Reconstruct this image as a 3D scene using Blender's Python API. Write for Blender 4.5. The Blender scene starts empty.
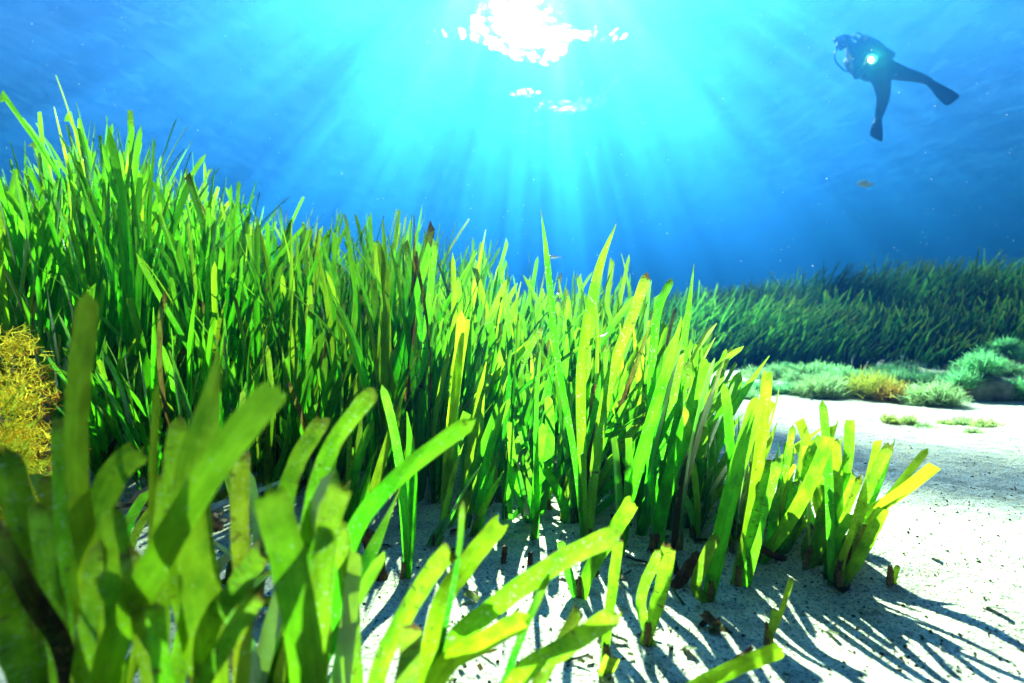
import bpy, bmesh, math, random
from mathutils import Vector, Matrix, noise
R = math.radians
F, HZ, CH = 558.0, 335.0, 0.20          # focal length in pixels, horizon row, camera height (m)
SUN_EL, SUN_AZ = R(40), R(2.5)          # sun nearly straight ahead of the camera (+Y)
SURF = 11.0                              # water surface height (m)
sc = bpy.context.scene
C = sc.collection

# ---------------------------------------------------------------- camera
cd = bpy.data.cameras.new('camera'); cam = bpy.data.objects.new('camera', cd); C.objects.link(cam)
cam.location = (0, 0, CH); cam.rotation_euler = (R(90), 0, 0)
cd.sensor_width = 36; cd.lens = 36*F/1024; cd.shift_y = (HZ-341.5)/1024
cd.clip_start = 0.01; cd.clip_end = 2000
cd.dof.use_dof = True; cd.dof.focus_distance = 0.62; cd.dof.aperture_fstop = 7
sc.camera = cam
# ---------------------------------------------------------------- sky, sun, exposure
w = bpy.data.worlds.new('World'); sc.world = w; w.use_nodes = True
nt = w.node_tree; bg = nt.nodes['Background']
sky = nt.nodes.new('ShaderNodeTexSky'); sky.sky_type = 'NISHITA'; sky.sun_disc = False
sky.sun_elevation = SUN_EL; sky.sun_rotation = SUN_AZ
sky.air_density = 0.3; sky.dust_density = 0.0; sky.ozone_density = 5.0
nt.links.new(sky.outputs[0], bg.inputs[0]); bg.inputs[1].default_value = 0.05
sd = bpy.data.lights.new('sun', 'SUN'); sun = bpy.data.objects.new('sun', sd); C.objects.link(sun)
sd.energy = 5.0; sd.angle = R(0.5); sd.color = (1, 0.93, 0.80)
sun.location = (0, 20, 20); sun.rotation_euler = (-(R(90)-SUN_EL), 0, -SUN_AZ)
sc.view_settings.view_transform = 'Standard'; sc.view_settings.look = 'None'
sc.view_settings.gamma = 1; sc.view_settings.use_curve_mapping = False
sc.view_settings.exposure = 4.15
sc.render.engine = 'CYCLES'
cy = sc.cycles
cy.max_bounces = 7; cy.diffuse_bounces = 2; cy.glossy_bounces = 2; cy.transmission_bounces = 5
cy.volume_bounces = 0; cy.transparent_max_bounces = 12
cy.caustics_reflective = False; cy.caustics_refractive = False
cy.sample_clamp_indirect = 6
cy.use_denoising = True

rng = random.Random(11)
def px(x, y, d):                         # photo pixel + distance along the view axis -> world point
    return Vector(((x-512)/F*d, d, CH+(HZ-y)/F*d))
def smooth(a, b, t):
    t = min(1, max(0, (t-a)/(b-a))); return t*t*(3-2*t)

# ---------------------------------------------------------------- tagging helpers
def tag(o, label=None, cat=None, group=None, kind=None):
    if label: o['label'] = label
    if cat: o['category'] = cat
    if group: o['group'] = group
    if kind: o['kind'] = kind
    return o
def link(o, parent=None):
    C.objects.link(o)
    if parent: o.parent = parent
    return o
def empty(name, loc):
    o = bpy.data.objects.new(name, None); o.location = loc; o.empty_display_size = 0.02
    return link(o)
def meshobj(name, verts, faces, mat, parent=None, smooth_=True, uvs=None, cols=None):
    me = bpy.data.meshes.new(name); me.from_pydata([tuple(v) for v in verts], [], faces)
    if mat: me.materials.append(mat)
    if uvs is not None: set_uv(me, uvs)
    if cols is not None:
        at = me.color_attributes.new('col', 'FLOAT_COLOR', 'POINT')
        at.data.foreach_set('color', [c for q in cols for c in q])
    if smooth_: me.polygons.foreach_set('use_smooth', [True]*len(me.polygons))
    me.update()
    return link(bpy.data.objects.new(name, me), parent)
def set_uv(me, uvs):
    ul = me.uv_layers.new(name='UVMap')
    li = [0]*len(me.loops); me.loops.foreach_get('vertex_index', li)
    flat = []
    for i in li: flat += uvs[i]
    ul.data.foreach_set('uv', flat)

# ---------------------------------------------------------------- node helpers
class NT:
    def __init__(s, name):
        s.m = bpy.data.materials.new(name); s.m.use_nodes = True; s.t = s.m.node_tree; s.t.nodes.clear()
        s.out = s.n('OutputMaterial')
    def n(s, k, **kw):
        q = s.t.nodes.new('ShaderNode'+k)
        for a, b in kw.items(): setattr(q, a, b)
        return q
    def l(s, a, b): s.t.links.new(a, b)
    def put(s, sock, v):
        if isinstance(v, bpy.types.NodeSocket): s.l(v, sock)
        else: sock.default_value = v
    def math(s, op, a, b=0.0, c=0.0, clamp=False):
        q = s.n('Math', operation=op, use_clamp=clamp)
        for i, v in enumerate((a, b, c)): s.put(q.inputs[i], v)
        return q.outputs[0]
    def ramp(s, f, a, b, c=0.0, d=1.0, smoothstep=False):
        q = s.n('MapRange')
        if smoothstep: q.interpolation_type = 'SMOOTHSTEP'
        for i, v in enumerate((f, a, b, c, d)): s.put(q.inputs[i], v)
        return q.outputs[0]
    def noise(s, vec, scale, detail=2.0, rough=.5):
        q = s.n('TexNoise'); s.l(vec, q.inputs['Vector'])
        q.inputs['Scale'].default_value = scale; q.inputs['Detail'].default_value = detail; q.inputs['Roughness'].default_value = rough
        return q.outputs['Fac']
    def mix(s, f, a, b):
        q = s.n('Mix', data_type='RGBA'); s.put(q.inputs[0], f); s.put(q.inputs[6], a); s.put(q.inputs[7], b)
        return q.outputs[2]
    def shmix(s, f, a, b):
        q = s.n('MixShader'); s.put(q.inputs[0], f); s.l(a, q.inputs[1]); s.l(b, q.inputs[2]); return q.outputs[0]
    def mapping(s, vec, scale=(1, 1, 1), loc=(0, 0, 0)):
        q = s.n('Mapping'); s.l(vec, q.inputs[0]); q.inputs['Scale'].default_value = scale; q.inputs['Location'].default_value = loc
        return q.outputs[0]
    def bump(s, h, dist, strength=1.0):
        q = s.n('Bump'); s.l(h, q.inputs['Height']); q.inputs['Distance'].default_value = dist; q.inputs['Strength'].default_value = strength
        return q.outputs[0]
    def pos(s): return s.n('NewGeometry').outputs['Position']

def leaf_material(name, per_vertex):
    t = NT(name)
    if per_vertex:
        a = t.n('Attribute'); a.attribute_name = 'col'; col, brown = a.outputs['Color'], a.outputs['Alpha']
        sp = t.n('SeparateColor'); t.l(col, sp.inputs[0]); rnd = t.math('MULTIPLY', sp.outputs[1], 91.0)
    else:
        a = t.n('ObjectInfo'); col, brown = a.outputs['Color'], a.outputs['Alpha']; rnd = t.math('MULTIPLY', a.outputs['Random'], 60.0)
    uv = t.n('UVMap'); su = t.n('SeparateXYZ'); t.l(uv.outputs[0], su.inputs[0])
    vec = t.n('CombineXYZ'); t.l(t.math('MULTIPLY', su.outputs[0], .012), vec.inputs[0]); t.l(t.math('MULTIPLY', su.outputs[1], .3), vec.inputs[1]); t.l(rnd, vec.inputs[2])
    V = vec.outputs[0]
    # long fine veins + soft mottling
    vein = t.noise(t.mapping(V, (900, 6, 1)), 1.0, 2)
    VL = t.mapping(V, (1, .3, 1)); mott = t.noise(VL, 90, 4, .6)
    k = t.math('MULTIPLY', t.ramp(vein, .3, .7, .82, 1.15), t.ramp(mott, .3, .7, .6, 1.3))
    vm = t.n('VectorMath', operation='SCALE'); t.l(col, vm.inputs[0]); t.l(k, vm.inputs['Scale'])
    c = vm.outputs[0]
    # yellowed towards the old tip
    yel = t.math('MULTIPLY', t.ramp(t.math('ADD', su.outputs[1], t.ramp(mott, .3, .7, -.15, .15)), .6, 1.0), .40, clamp=True)
    c = t.mix(yel, c, (.36, .42, .02, 1))
    # brown rotted tip and spots
    tipn = t.math('ADD', su.outputs[1], t.math('MULTIPLY', t.noise(V, 220, 3), .12))
    tip = t.math('MULTIPLY', t.ramp(tipn, .985, 1.03), t.ramp(brown, .5, .9), clamp=True)
    spot = t.math('GREATER_THAN', t.noise(V, 120, 3, .65), t.ramp(brown, 0, 1, .76, .61))
    c = t.mix(t.math('MAXIMUM', tip, t.math('MULTIPLY', spot, .85)), c, (.075, .036, .010, 1))
    edge = t.math('ABSOLUTE', t.math('SUBTRACT', su.outputs[0], .5))                 # worn, browned margins
    wear = t.math('MULTIPLY', t.ramp(t.math('ADD', edge, t.math('MULTIPLY', t.noise(V, 45, 4, .65), .5)), .70, .80), t.ramp(brown, 0, .7, .0, .75), clamp=True)
    c = t.mix(wear, c, (.13, .075, .015, 1))
    blotch = t.ramp(t.noise(VL, 40, 5, .7), .52, .68, 0, .7)
    c = t.mix(blotch, c, (.035, .13, .005, 1))
    # pale crust specks
    crust = t.math('GREATER_THAN', t.noise(V, 420, 3, .6), t.ramp(brown, 0, .8, .72, .63))
    c = t.mix(t.math('MULTIPLY', crust, t.ramp(brown, .85, 1, .5, .12)), c, (.62, .62, .45, 1))
    df = t.n('BsdfDiffuse'); t.l(c, df.inputs[0]); tl = t.n('BsdfTranslucent'); t.l(c, tl.inputs[0])
    gl = t.n('BsdfGlossy'); gl.inputs['Roughness'].default_value = .38
    bp = t.bump(t.math('ADD', vein, t.math('MULTIPLY', crust, 1.5)), .0006, .5)
    t.l(bp, df.inputs['Normal']); t.l(bp, gl.inputs['Normal'])
    fr = t.n('Fresnel'); fr.inputs['IOR'].default_value = 1.28
    b = t.shmix(.70, df.outputs[0], tl.outputs[0])
    t.l(t.shmix(t.math('MULTIPLY', fr.outputs[0], .35), b, gl.outputs[0]), t.out.inputs[0])
    return t.m
M_leaf = leaf_material('seagrass_leaf', False)
M_leafv = leaf_material('seagrass_leaf_mass', True)

def plain_material(name, c0, c1, scale, rough=.9, bump=.002, spec=.2):
    t = NT(name); g = t.n('TexCoord').outputs['Object']
    n = t.noise(g, scale, 4, .6)
    pb = t.n('BsdfPrincipled'); t.l(t.mix(t.ramp(n, .35, .65), (*c0, 1), (*c1, 1)), pb.inputs['Base Color'])
    pb.inputs['Roughness'].default_value = rough; pb.inputs['Specular IOR Level'].default_value = spec
    if bump: t.l(t.bump(n, bump), pb.inputs['Normal'])
    t.l(pb.outputs[0], t.out.inputs[0]); return t.m
def frond_material(name):
    t = NT(name); a = t.n('ObjectInfo'); g = t.n('TexCoord').outputs['Object']
    n = t.noise(g, 40, 3); vm = t.n('VectorMath', operation='SCALE'); t.l(a.outputs['Color'], vm.inputs[0]); t.l(t.ramp(n, .3, .7, .6, 1.4), vm.inputs['Scale'])
    df = t.n('BsdfDiffuse'); t.l(vm.outputs[0], df.inputs[0]); tl = t.n('BsdfTranslucent'); t.l(vm.outputs[0], tl.inputs[0])
    t.l(t.shmix(.45, df.outputs[0], tl.outputs[0]), t.out.inputs[0]); return t.m
M_frond = frond_material('algae_frond')
M_sheath = plain_material('leaf_sheath', (.07, .05, .015), (.22, .17, .06), 300)
M_rhiz = plain_material('rhizome', (.02, .012, .008), (.12, .06, .025), 160, bump=.004)
M_stone = plain_material('stone', (.55, .42, .30), (.30, .10, .05), 35, bump=.004)
M_rock = plain_material('rock', (.10, .11, .08), (.34, .34, .26), 18, bump=.01)

# ================================================================ SETTING
# ---- seabed
def mound(x, y):
    h = .10*smooth(.95, 1.5, y)*smooth(.25, -.2, x)                     # raised mat under the meadow
    h += .10*smooth(-.25, -.75, x)*smooth(.55, 1.05, y)
    return h
def ground(x, y):
    h = mound(x, y)
    n = noise.noise(Vector((x*1.1, y*1.1, 3.3)))*.035*smooth(.3, 2.0, abs(y))
    n += noise.noise(Vector((x*4.2, y*4.2, 1.7)))*.015 + noise.noise(Vector((x*15, y*15, 5.1)))*.006
    # low sand bank whose lip runs from the short shoots towards the lower right
    s = (x-.20)*.75 + (y-.50)*.66
    h += .022*smooth(-.02, .07, s)*smooth(.05, .25, x)
    h += .22*smooth(2.7, 4.6, y)*smooth(-1.5, 1.0, x) + .12*smooth(1.2, 3.2, x)*smooth(2.2, 3.4, y)   # far bank
    h += .5*smooth(6, 14, y) + .12*smooth(1.2, 3.6, x)*smooth(2.5, 4.2, y)
    return h + n
def gcoord(n, c, a, k): return [c + a*math.sinh(k*(2*i/(n-1)-1)) for i in range(n)]
NX, NY = 280, 300
xs = gcoord(NX, .05, .062, 9.1); ys = gcoord(NY, .55, .062, 9.1)
verts = [(x, y, ground(x, y)) for y in ys for x in xs]
faces = [(j*NX+i, j*NX+i+1, (j+1)*NX+i+1, (j+1)*NX+i) for j in range(NY-1) for i in range(NX-1)]
t = NT('sand'); P = t.pos()
big = t.noise(P, 3.0, 4); mid = t.noise(P, 38, 4, .65); fine = t.noise(P, 420, 3, .7); grain = t.noise(P, 900, 2, .8)
c = t.mix(t.ramp(big, .35, .65), (.72, .62, .44, 1), (.84, .74, .56, 1))
c = t.mix(t.math('MULTIPLY', t.ramp(mid, .48, .62), .65), c, (.34, .33, .27, 1))
c = t.mix(t.math('MULTIPLY', t.ramp(fine, .52, .60), .85), c, (.12, .11, .08, 1))
c = t.mix(t.math('MULTIPLY', t.ramp(grain, .55, .65), .5), c, (.9, .87, .78, 1))
pb = t.n('BsdfPrincipled'); t.l(c, pb.inputs['Base Color']); pb.inputs['Roughness'].default_value = .95; pb.inputs['Specular IOR Level'].default_value = .1
hb = t.math('ADD', t.math('MULTIPLY', mid, 1.0), t.math('MULTIPLY', fine, .35))
t.l(t.bump(hb, .013, 1.0), pb.inputs['Normal']); t.l(pb.outputs[0], t.out.inputs[0])
tag(meshobj('seabed', verts, faces, t.m), 'pale sandy seabed sloping away under the seagrass', 'seabed', kind='structure')

# ---- rippled water surface seen from below: transparency pattern added to shape sunlight into shafts
t = NT('water_surface'); P = t.mapping(t.pos(), loc=(-0.8, -1.5, 0))  # shift sets where the patterned sunlight falls on the seabed
WOFF = (21.0, 12.0, 0.0)
shaft_streak = t.ramp(t.noise(t.mapping(P, (1, .4, 1), WOFF), 1.0, 4, .62), .44, .56)          # clear streaks stretched along the view axis to strengthen the light shafts
fine_ = t.ramp(t.noise(t.mapping(P, (1, .20, 1), WOFF), 2.6, 2), .42, .56)
shaft_streak = t.math('ADD', t.math('MULTIPLY', shaft_streak, .6), t.math('MULTIPLY', fine_, .4))
shaft_mask = t.ramp(t.noise(t.mapping(P, (1, .6, 1), WOFF), .38, 2), .36, .58, .18, 1.0)
win = t.ramp(t.noise(t.mapping(P, (1, .7, 1), WOFF), 1.3, 2), .62, .635)
fac = t.math('MAXIMUM', t.math('MULTIPLY', shaft_streak, shaft_mask), win, clamp=True)
fac = t.math('MAXIMUM', fac, .03)
tr = t.n('BsdfTransparent')
rf = t.n('BsdfRefraction'); rf.inputs['IOR'].default_value = 1.082; rf.inputs['Roughness'].default_value = .225
gg = t.n('BsdfGlossy'); gg.inputs['Roughness'].default_value = .1
bq = t.n('Bump'); t.l(t.noise(t.mapping(P, (1.5, .9, 1)), 1.7, 3), bq.inputs['Height']); bq.inputs['Distance'].default_value = .75
t.l(t.ramp(t.noise(P, .35, 3), .47, .66, .12, .9), bq.inputs['Strength']); bp = bq.outputs[0]       # choppier patches glitter far from the sun
t.l(bp, rf.inputs['Normal']); t.l(bp, gg.inputs['Normal'])
t.l(t.shmix(fac, t.shmix(.3, rf.outputs[0], gg.outputs[0]), tr.outputs[0]), t.out.inputs[0])
NW = 130
wx = gcoord(NW, 0, 2.4, 5.3); wy = gcoord(NW, 10, 2.4, 5.3)
verts = [(x, y, SURF + .05*noise.noise(Vector((x*.5, y*.5, 0))) + .03*noise.noise(Vector((x*1.3, y*1.3, 4)))) for y in wy for x in wx]
faces = [(j*NW+i, (j+1)*NW+i, (j+1)*NW+i+1, j*NW+i+1) for j in range(NW-1) for i in range(NW-1)]   # facing down, into the water
tag(meshobj('water_surface', verts, faces, t.m), 'rippled sea surface with bright gaps, seen from below', 'water surface', kind='structure')

# ---- the body of water
t = NT('sea_water')
pv = t.n('VolumePrincipled'); pv.inputs['Color'].default_value = (.009, .066, .30, 1); pv.inputs['Absorption Color'].default_value = (.09, .32, .40, 1)
pv.inputs['Density'].default_value = .122; pv.inputs['Anisotropy'].default_value = .84
t.l(pv.outputs[0], t.out.inputs['Volume'])
z0, z1, hw = -2.0, SURF-.25, 300
bv = [(x, y, z) for z in (z0, z1) for y in (-hw, hw) for x in (-hw, hw)]
bf = [(0, 2, 3, 1), (4, 5, 7, 6), (0, 1, 5, 4), (2, 6, 7, 3), (0, 4, 6, 2), (1, 3, 7, 5)]
tag(meshobj('haze', bv, bf, t.m, smooth_=False), 'clear blue sea water that veils far things', 'water', kind='stuff')

# ================================================================ SEAGRASS
BRIGHT, DEEP, YELLOW, OLIVE = (.070, .46, .005), (.026, .24, .005), (.28, .47, .008), (.20, .30, .006)
BROWN, BLACK = (.10, .045, .014), (.022, .013, .008)
def cmix(a, b, f): return tuple(p+(q-p)*f for p, q in zip(a, b))
def jit(c, r, s=.32):
    k = 1+r.uniform(-s, s); return (c[0]*k*(1+r.uniform(-.2, .2)), c[1]*k, c[2]*k)
ROWS = 10
def tipw(style, t_, side):
    """relative half width near the tip for a rounded, cut or torn leaf end"""
    if style == 'round': return 1.0 if t_ < .93 else math.sqrt(max(0.0, 1-((t_-.93)/.07)**2))*.93+.07
    if style == 'cut': return 1.0 if t_ < .95 else 1-.28*((t_-.95)/.05)**2
    if style == 'point': return 1.0 if t_ < .72 else 1-.9*(t_-.72)/.28
    return 1.0
TS = [0, .1, .22, .35, .48, .61, .73, .84, .92, .965, 1.0]
def unit_leaf(seed):
    r = random.Random(seed)
    bend, sway, twist = r.uniform(.02, .30)*r.choice((1, 1, 1, 1.7)), r.uniform(-4, 4), r.uniform(-.9, .9)
    wob, ph = r.uniform(.0, .02), r.uniform(0, 6)
    style = r.choice(('round', 'round', 'cut', 'torn', 'point'))
    vs, uvs, fs = [], [], []
    for t_ in TS:
        wv = (.62+.38*min(1, t_/.3))*tipw(style, t_, 0)
        a = twist*t_
        for u in (-1, 0, 1):
            z = t_ - (.02*(u+1) if style == 'torn' and t_ > .99 else 0) - bend*bend*.45*t_**3
            dx, dy = math.cos(a)*u*.5*wv, math.sin(a)*u*.5*wv*.035 + (0 if u else .0035)
            vs.append((dx+sway*t_*t_, dy+bend*t_**2+wob*math.sin(5*t_+ph), z)); uvs.append(((u+1)/2, t_))
    for j in range(len(TS)-1):
        for i in range(2): q = j*3+i; fs.append((q, q+1, q+4, q+3))
    return vs, uvs, fs
POOL = []; STIFF = []
for i in range(36):
    vs, uvs, fs = unit_leaf(100+i)
    me = bpy.data.meshes.new('leaf'); me.from_pydata(vs, [], fs); me.materials.append(M_leaf); set_uv(me, uvs)
    me.polygons.foreach_set('use_smooth', [True]*len(fs)); me.update(); POOL.append((me, vs, uvs, fs))
    if vs[-2][1] < .16 and abs(vs[-2][0]) < 2.5: STIFF.append(i)
def sheath_data():
    vs, fs = [], []
    prof = [(-.006, .0052), (.012, .0058), (.026, .0050), (.036, .0038)]
    for z, r_ in prof:
        for k in range(7):
            a = 2*math.pi*k/7; q = r_*(1+.18*math.sin(3*a+z*90)); vs.append((q*math.cos(a), .6*q*math.sin(a), z+.003*math.sin(5*a)*(z > .03)))
    for j in range(len(prof)-1):
        for k in range(7): fs.append((j*7+k, j*7+(k+1) % 7, (j+1)*7+(k+1) % 7, (j+1)*7+k))
    me = bpy.data.meshes.new('leaf_sheath'); me.from_pydata(vs, [], fs); me.materials.append(M_sheath)
    me.polygons.foreach_set('use_smooth', [True]*len(fs)); return me
SHEATH = sheath_data()

def leaf_matrix(yaw, lean, leandir, w_, L_, loc):
    """blade of width w_ and length L_ whose flat side faces yaw, leaned by `lean` towards leandir"""
    ax = Vector((-math.sin(leandir), math.cos(leandir), 0))
    return Matrix.Translation(loc) @ Matrix.Rotation(lean, 4, ax) @ Matrix.Rotation(yaw, 4, 'Z') @ Matrix.Diagonal((w_, L_, L_, 1))
def shoot_leaves(r, L_, lean, leandir, pal, width=.0090, n=None, stiff=False):
    """list of (pool index, matrix relative to the shoot base, colour) for one shoot"""
    n = n or r.choice((5, 6, 6, 7, 7, 8)); out = []; yaw0 = r.uniform(-1.0, 1.0)
    for k in range(n):
        f = r.uniform(.35, 1.0) if k else 1.0
        yaw = yaw0 + r.uniform(-.5, .5) + (math.pi if r.random() < .5 else 0)
        ld = leandir + r.uniform(-1.2, 1.2); ln = max(.0, lean + r.gauss(0, .17)) + (r.uniform(.2, .6) if r.random() < .12 else 0)
        loc = Vector((r.uniform(-.005, .005), r.uniform(-.005, .005), 0))
        g = r.random(); brown = r.random()**2*.8
        if g < pal[0]: c = jit(BRIGHT, r)
        elif g < pal[0]+pal[1]: c = jit(DEEP, r)
        elif g < pal[0]+pal[1]+pal[2]: c = jit(YELLOW, r)
        else: c, brown = jit(BROWN, r, .5), 1
        out.append((r.choice(STIFF) if stiff else r.randrange(len(POOL)), leaf_matrix(yaw, ln, ld, width*r.uniform(.7, 1.2), L_*f, loc), (*c, brown)))
    return out
def add_shoot(base, leaves, label, group):
    s = empty('seagrass_shoot', base); tag(s, label, 'seagrass', group)
    sh = link(bpy.data.objects.new('leaf_sheath', SHEATH), s)
    sh.rotation_euler = (rng.uniform(-.25, .25), rng.uniform(-.25, .25), rng.uniform(0, 6)); k = rng.uniform(.5, .8); k *= .8; sh.scale = (k, k, k)
    for idx, mtx, col in leaves:
        o = bpy.data.objects.new('leaf', POOL[idx][0]); link(o, s); o.matrix_basis = mtx; o.color = col
    return s

# skyline of the near meadow in the photograph (column -> row of the leaf tips)
SKY = [(-900, 230), (-200, 215), (0, 180), (50, 140), (110, 88), (160, 146), (205, 172), (300, 215), (400, 208), (450, 232), (510, 255), (560, 262), (620, 258), (660, 285), (700, 330), (760, 372), (820, 425), (900, 450), (2000, 450)]
def skyline(x):
    for (a, ya), (b, yb) in zip(SKY, SKY[1:]):
        if a <= x <= b: return ya+(yb-ya)*(x-a)/(b-a)
    return 450
# plan of the near meadow (x, y in metres): front edge, right edge, back, left
PLAN = [(.262, .445), (.215, .475), (.185, .56), (.165, .62), (.085, .625), (-.045, .66), (-.16, .70), (-.27, .69), (-.42, .68), (-.62, .74), (-.95, .92), (-1.6, 1.05), (-2.1, 1.4), (-2.0, 2.3), (-.8, 2.2), (-.1, 1.75), (.22, 1.35), (.27, 1.0), (.25, .80), (.235, .62), (.275, .50)]
def inside(x, y, poly=PLAN):
    c = False
    for (x0, y0), (x1, y1) in zip(poly, poly[1:]+poly[:1]):
        if (y0 > y) != (y1 > y) and x < (x1-x0)*(y-y0)/(y1-y0)+x0: c = not c
    return c
cand = []
while len(cand) < 1500:
    x, y = rng.uniform(-2.1, .3), rng.uniform(.42, 2.3)
    if not inside(x, y): continue
    if y > 1.45 and rng.random() < .45: continue
    if (x/y) < -1.35: continue
    md = .028 if y < .8 else .036
    if any((x-q[0])**2+(y-q[1])**2 < md*md for q in cand): continue
    cand.append((x, y))
    if len(cand) >= 960: break
edge = []
while len(edge) < 26:
    x, y = rng.uniform(.12, .275), rng.uniform(.435, .66)
    if x < .12+.10*smooth(.62, .44, y) or x > .285-.05*smooth(.46, .62, y) or any((x-q[0])**2+(y-q[1])**2 < .019**2 for q in edge): continue
    edge.append((x, y))
cand += edge
cand.sort(key=lambda q: q[1]+.12*abs(q[0]))
mass = []
for i, (x, y) in enumerate(cand):
    sx = 512+x/y*F
    z = ground(x, y)
    if sx > 700 and y < .68:
        L_ = rng.uniform(.09, .16); lean, ld, pal, reg = .36, 0.15, (.33, .0, .62), 2
    else:
        row = skyline(sx) + abs(rng.gauss(0, 42)) + 55*max(0, noise.noise(Vector((x*5, y*5, 9)))) - 4
        if sx > 620: row += 15
        if y < .90 and sx < 360: row = rng.uniform(285, 390)+.25*(sx-150)*(sx < 150)
        L_ = CH+(HZ-row)/F*y - z
        L_ = min(max(L_, .12), .62)
        if sx < 260: lean, ld, pal, reg = .09, rng.uniform(0, 6.28), (.66, .20, .11), 0
        else: lean, ld, pal, reg = .14+.10*smooth(300, 700, sx)+.22*max(0, noise.noise(Vector((x*4, y*4, 20)))), rng.gauss(.1, .7)+1.5*noise.noise(Vector((x*3, y*3, 30))), (.56, .22, .18), 1
        L_ *= 1.03
    lv = shoot_leaves(rng, L_, lean, ld, pal, stiff=(reg == 2 or rng.random() < .4), n=rng.choice((3, 4)) if reg == 2 else None)
    if reg == 0: lv = [(a_, m_, (min(.5, c_[0]*1.3), min(.62, c_[1]*1.3), c_[2], c_[3])) for a_, m_, c_ in lv]  # mound leaves given brighter colour to make up for dim light there
    if i < 268:
        nb = sum(1 for q in lv if q[2][3] == 1); ny = sum(1 for q in lv if q[2][0] > .2 and q[2][3] < 1); ng = sum(1 for q in lv if q[2][0] < .06)
        look = 'yellow-green' if ny*2 >= len(lv) else ('dark green' if ng*2 >= len(lv) else 'bright green')
        if nb: look = 'partly brown'
        front = not inside(x, y-.07)
        place = ('on the raised mound behind the golden alga' if not front else 'rooted at the foot of the raised mound beside the hollow',
                 'deep in the dense stand behind the bare sand patch' if not front else 'of the dense stand beside the bare sand patch',
                 'leaning over the pale sand at the meadow edge')[reg]
        lab = ('tall', 'upright', 'short cropped')[reg]+' '+look+' seagrass shoot '+place
        grp = ('shoots on the raised mound', 'shoots of the dense stand', 'cropped shoots at the sandy edge')[reg]
        add_shoot((x, y, z-.004), lv, lab, grp)
    else:
        mass.append(((x, y, z-.004), lv))
def build_mass(name, items, label, cat):
    V, U, K, Fc = [], [], [], []
    for base, lv in items:
        for idx, mtx, col in lv:
            _, vs, uvs, fs = POOL[idx]; o = len(V); m_ = Matrix.Translation(base) @ mtx
            V += [tuple(m_ @ Vector(v)) for v in vs]; U += uvs; K += [col]*len(vs); Fc += [tuple(o+q for q in f) for f in fs]
    return tag(meshobj(name, V, Fc, M_leafv, uvs=U, cols=K), label, cat, kind='stuff')
build_mass('seagrass_meadow', mass, 'dense green seagrass filling the back of the near meadow', 'seagrass')

# ---- traced leaves: points run from the tip down to the root, in photo pixels
def catmull(pts, n):
    p = [pts[0]*2-pts[1]] + pts + [pts[-1]*2-pts[-2]]; out = []; m_ = len(pts)-1
    for i in range(n+1):
        f = i/n*m_; k = min(int(f), m_-1); t_ = f-k; a, b, c_, d = p[k:k+4]
        out.append(.5*((2*b)+(c_-a)*t_+(2*a-5*b+4*c_-d)*t_*t_+(3*b-a-3*c_+d)*t_**3))
    return out
def traced_leaf(parent, pts, d_tip, d_base, wpx, col, brown=.75, style='round', roll=0.0):
    n = len(pts); P3 = [px(x, y, d_tip+(d_base-d_tip)*i/(n-1)) for i, (x, y) in enumerate(pts)]
    cur = catmull(P3, 26)[::-1]; base = Vector(parent.location)
    vs, uvs, fs = [], [], []
    N_ = len(cur)-1
    for j, p in enumerate(cur):
        t_ = j/N_; tan = (cur[min(j+1, N_)]-cur[max(j-1, 0)]).normalized()
        view = (Vector((0, 0, CH))-p).normalized()
        side = tan.cross(view).normalized(); nor = side.cross(tan)
        a = roll + .35*math.sin(2.2*t_+wpx)
        side = side*math.cos(a)+nor*math.sin(a)
        d = p.y; hw_ = .37*wpx*d/F*(.72+.28*min(1, t_/.35))
        nor2 = side.cross(tan)
        for u in (-1, -.5, 0, .5, 1):
            rag = 1+.10*noise.noise(Vector((t_*9+u*3, wpx, pts[0][0])))+.06*noise.noise(Vector((t_*40, u*5, pts[0][1])))
            q = p + side*u*hw_*rag*tipw(style, t_, u) + nor2*(.14*hw_*(1-u*u))
            if j == N_ and style != 'point': q += tan*hw_*rng.uniform(-.7, .25)
            if style == 'torn' and j == N_: q -= tan*hw_*.6*(u+1)
            vs.append(q-base); uvs.append(((u+1)/2, t_))
    for j in range(N_):
        for i in range(4): q = j*5+i; fs.append((q, q+1, q+6, q+5))
    o = meshobj('leaf', vs, fs, M_leaf, parent, uvs=uvs); o.color = (*[v*rng.uniform(.8, 1.2) for v in col], brown)
    return o
def hero(base_px, d, label, leaves, group=None):
    b = px(base_px[0], base_px[1], d); b.z = ground(b.x, b.y)-.003
    s = empty('seagrass_shoot', b); tag(s, label, 'seagrass', group)
    sh = link(bpy.data.objects.new('leaf_sheath', SHEATH), s); sh.scale = (.5, .5, .5)
    by = HZ+(CH-b.z)/d*F
    for L_ in leaves:
        pts, dt, wpx, col = L_[:4]; kw = L_[4] if len(L_) > 4 else {}
        root = (base_px[0]+rng.uniform(-6, 6), by)
        traced_leaf(s, list(pts)+[root], dt, d, wpx, col, **kw)
    return s
OL2 = cmix(OLIVE, YELLOW, .35); OG = cmix(OLIVE, BRIGHT, .28); OD = cmix(OLIVE, DEEP, .5)
hero((105, 880), .205, 'seagrass shoot with one tall yellow leaf and a broad leaf slanting across its neighbours', [
    ([(90, 288), (79, 380), (77, 480), (92, 600)], .20, 27, cmix(YELLOW, OLIVE, .3), dict(style='round', brown=.2)),
    ([(280, 384), (222, 455), (158, 560), (105, 683)], .175, 42, OG, dict(brown=.25, style='cut')),
    ([(145, 446), (112, 478), (86, 560), (95, 660)], .22, 36, OLIVE, dict(brown=.3)),
    ([(157, 383), (153, 470), (150, 560), (130, 680)], .24, 10, OL2, dict(brown=.2)),
    ([(112, 505), (118, 580), (112, 680)], .19, 30, OG, dict(brown=.3))])
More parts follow.
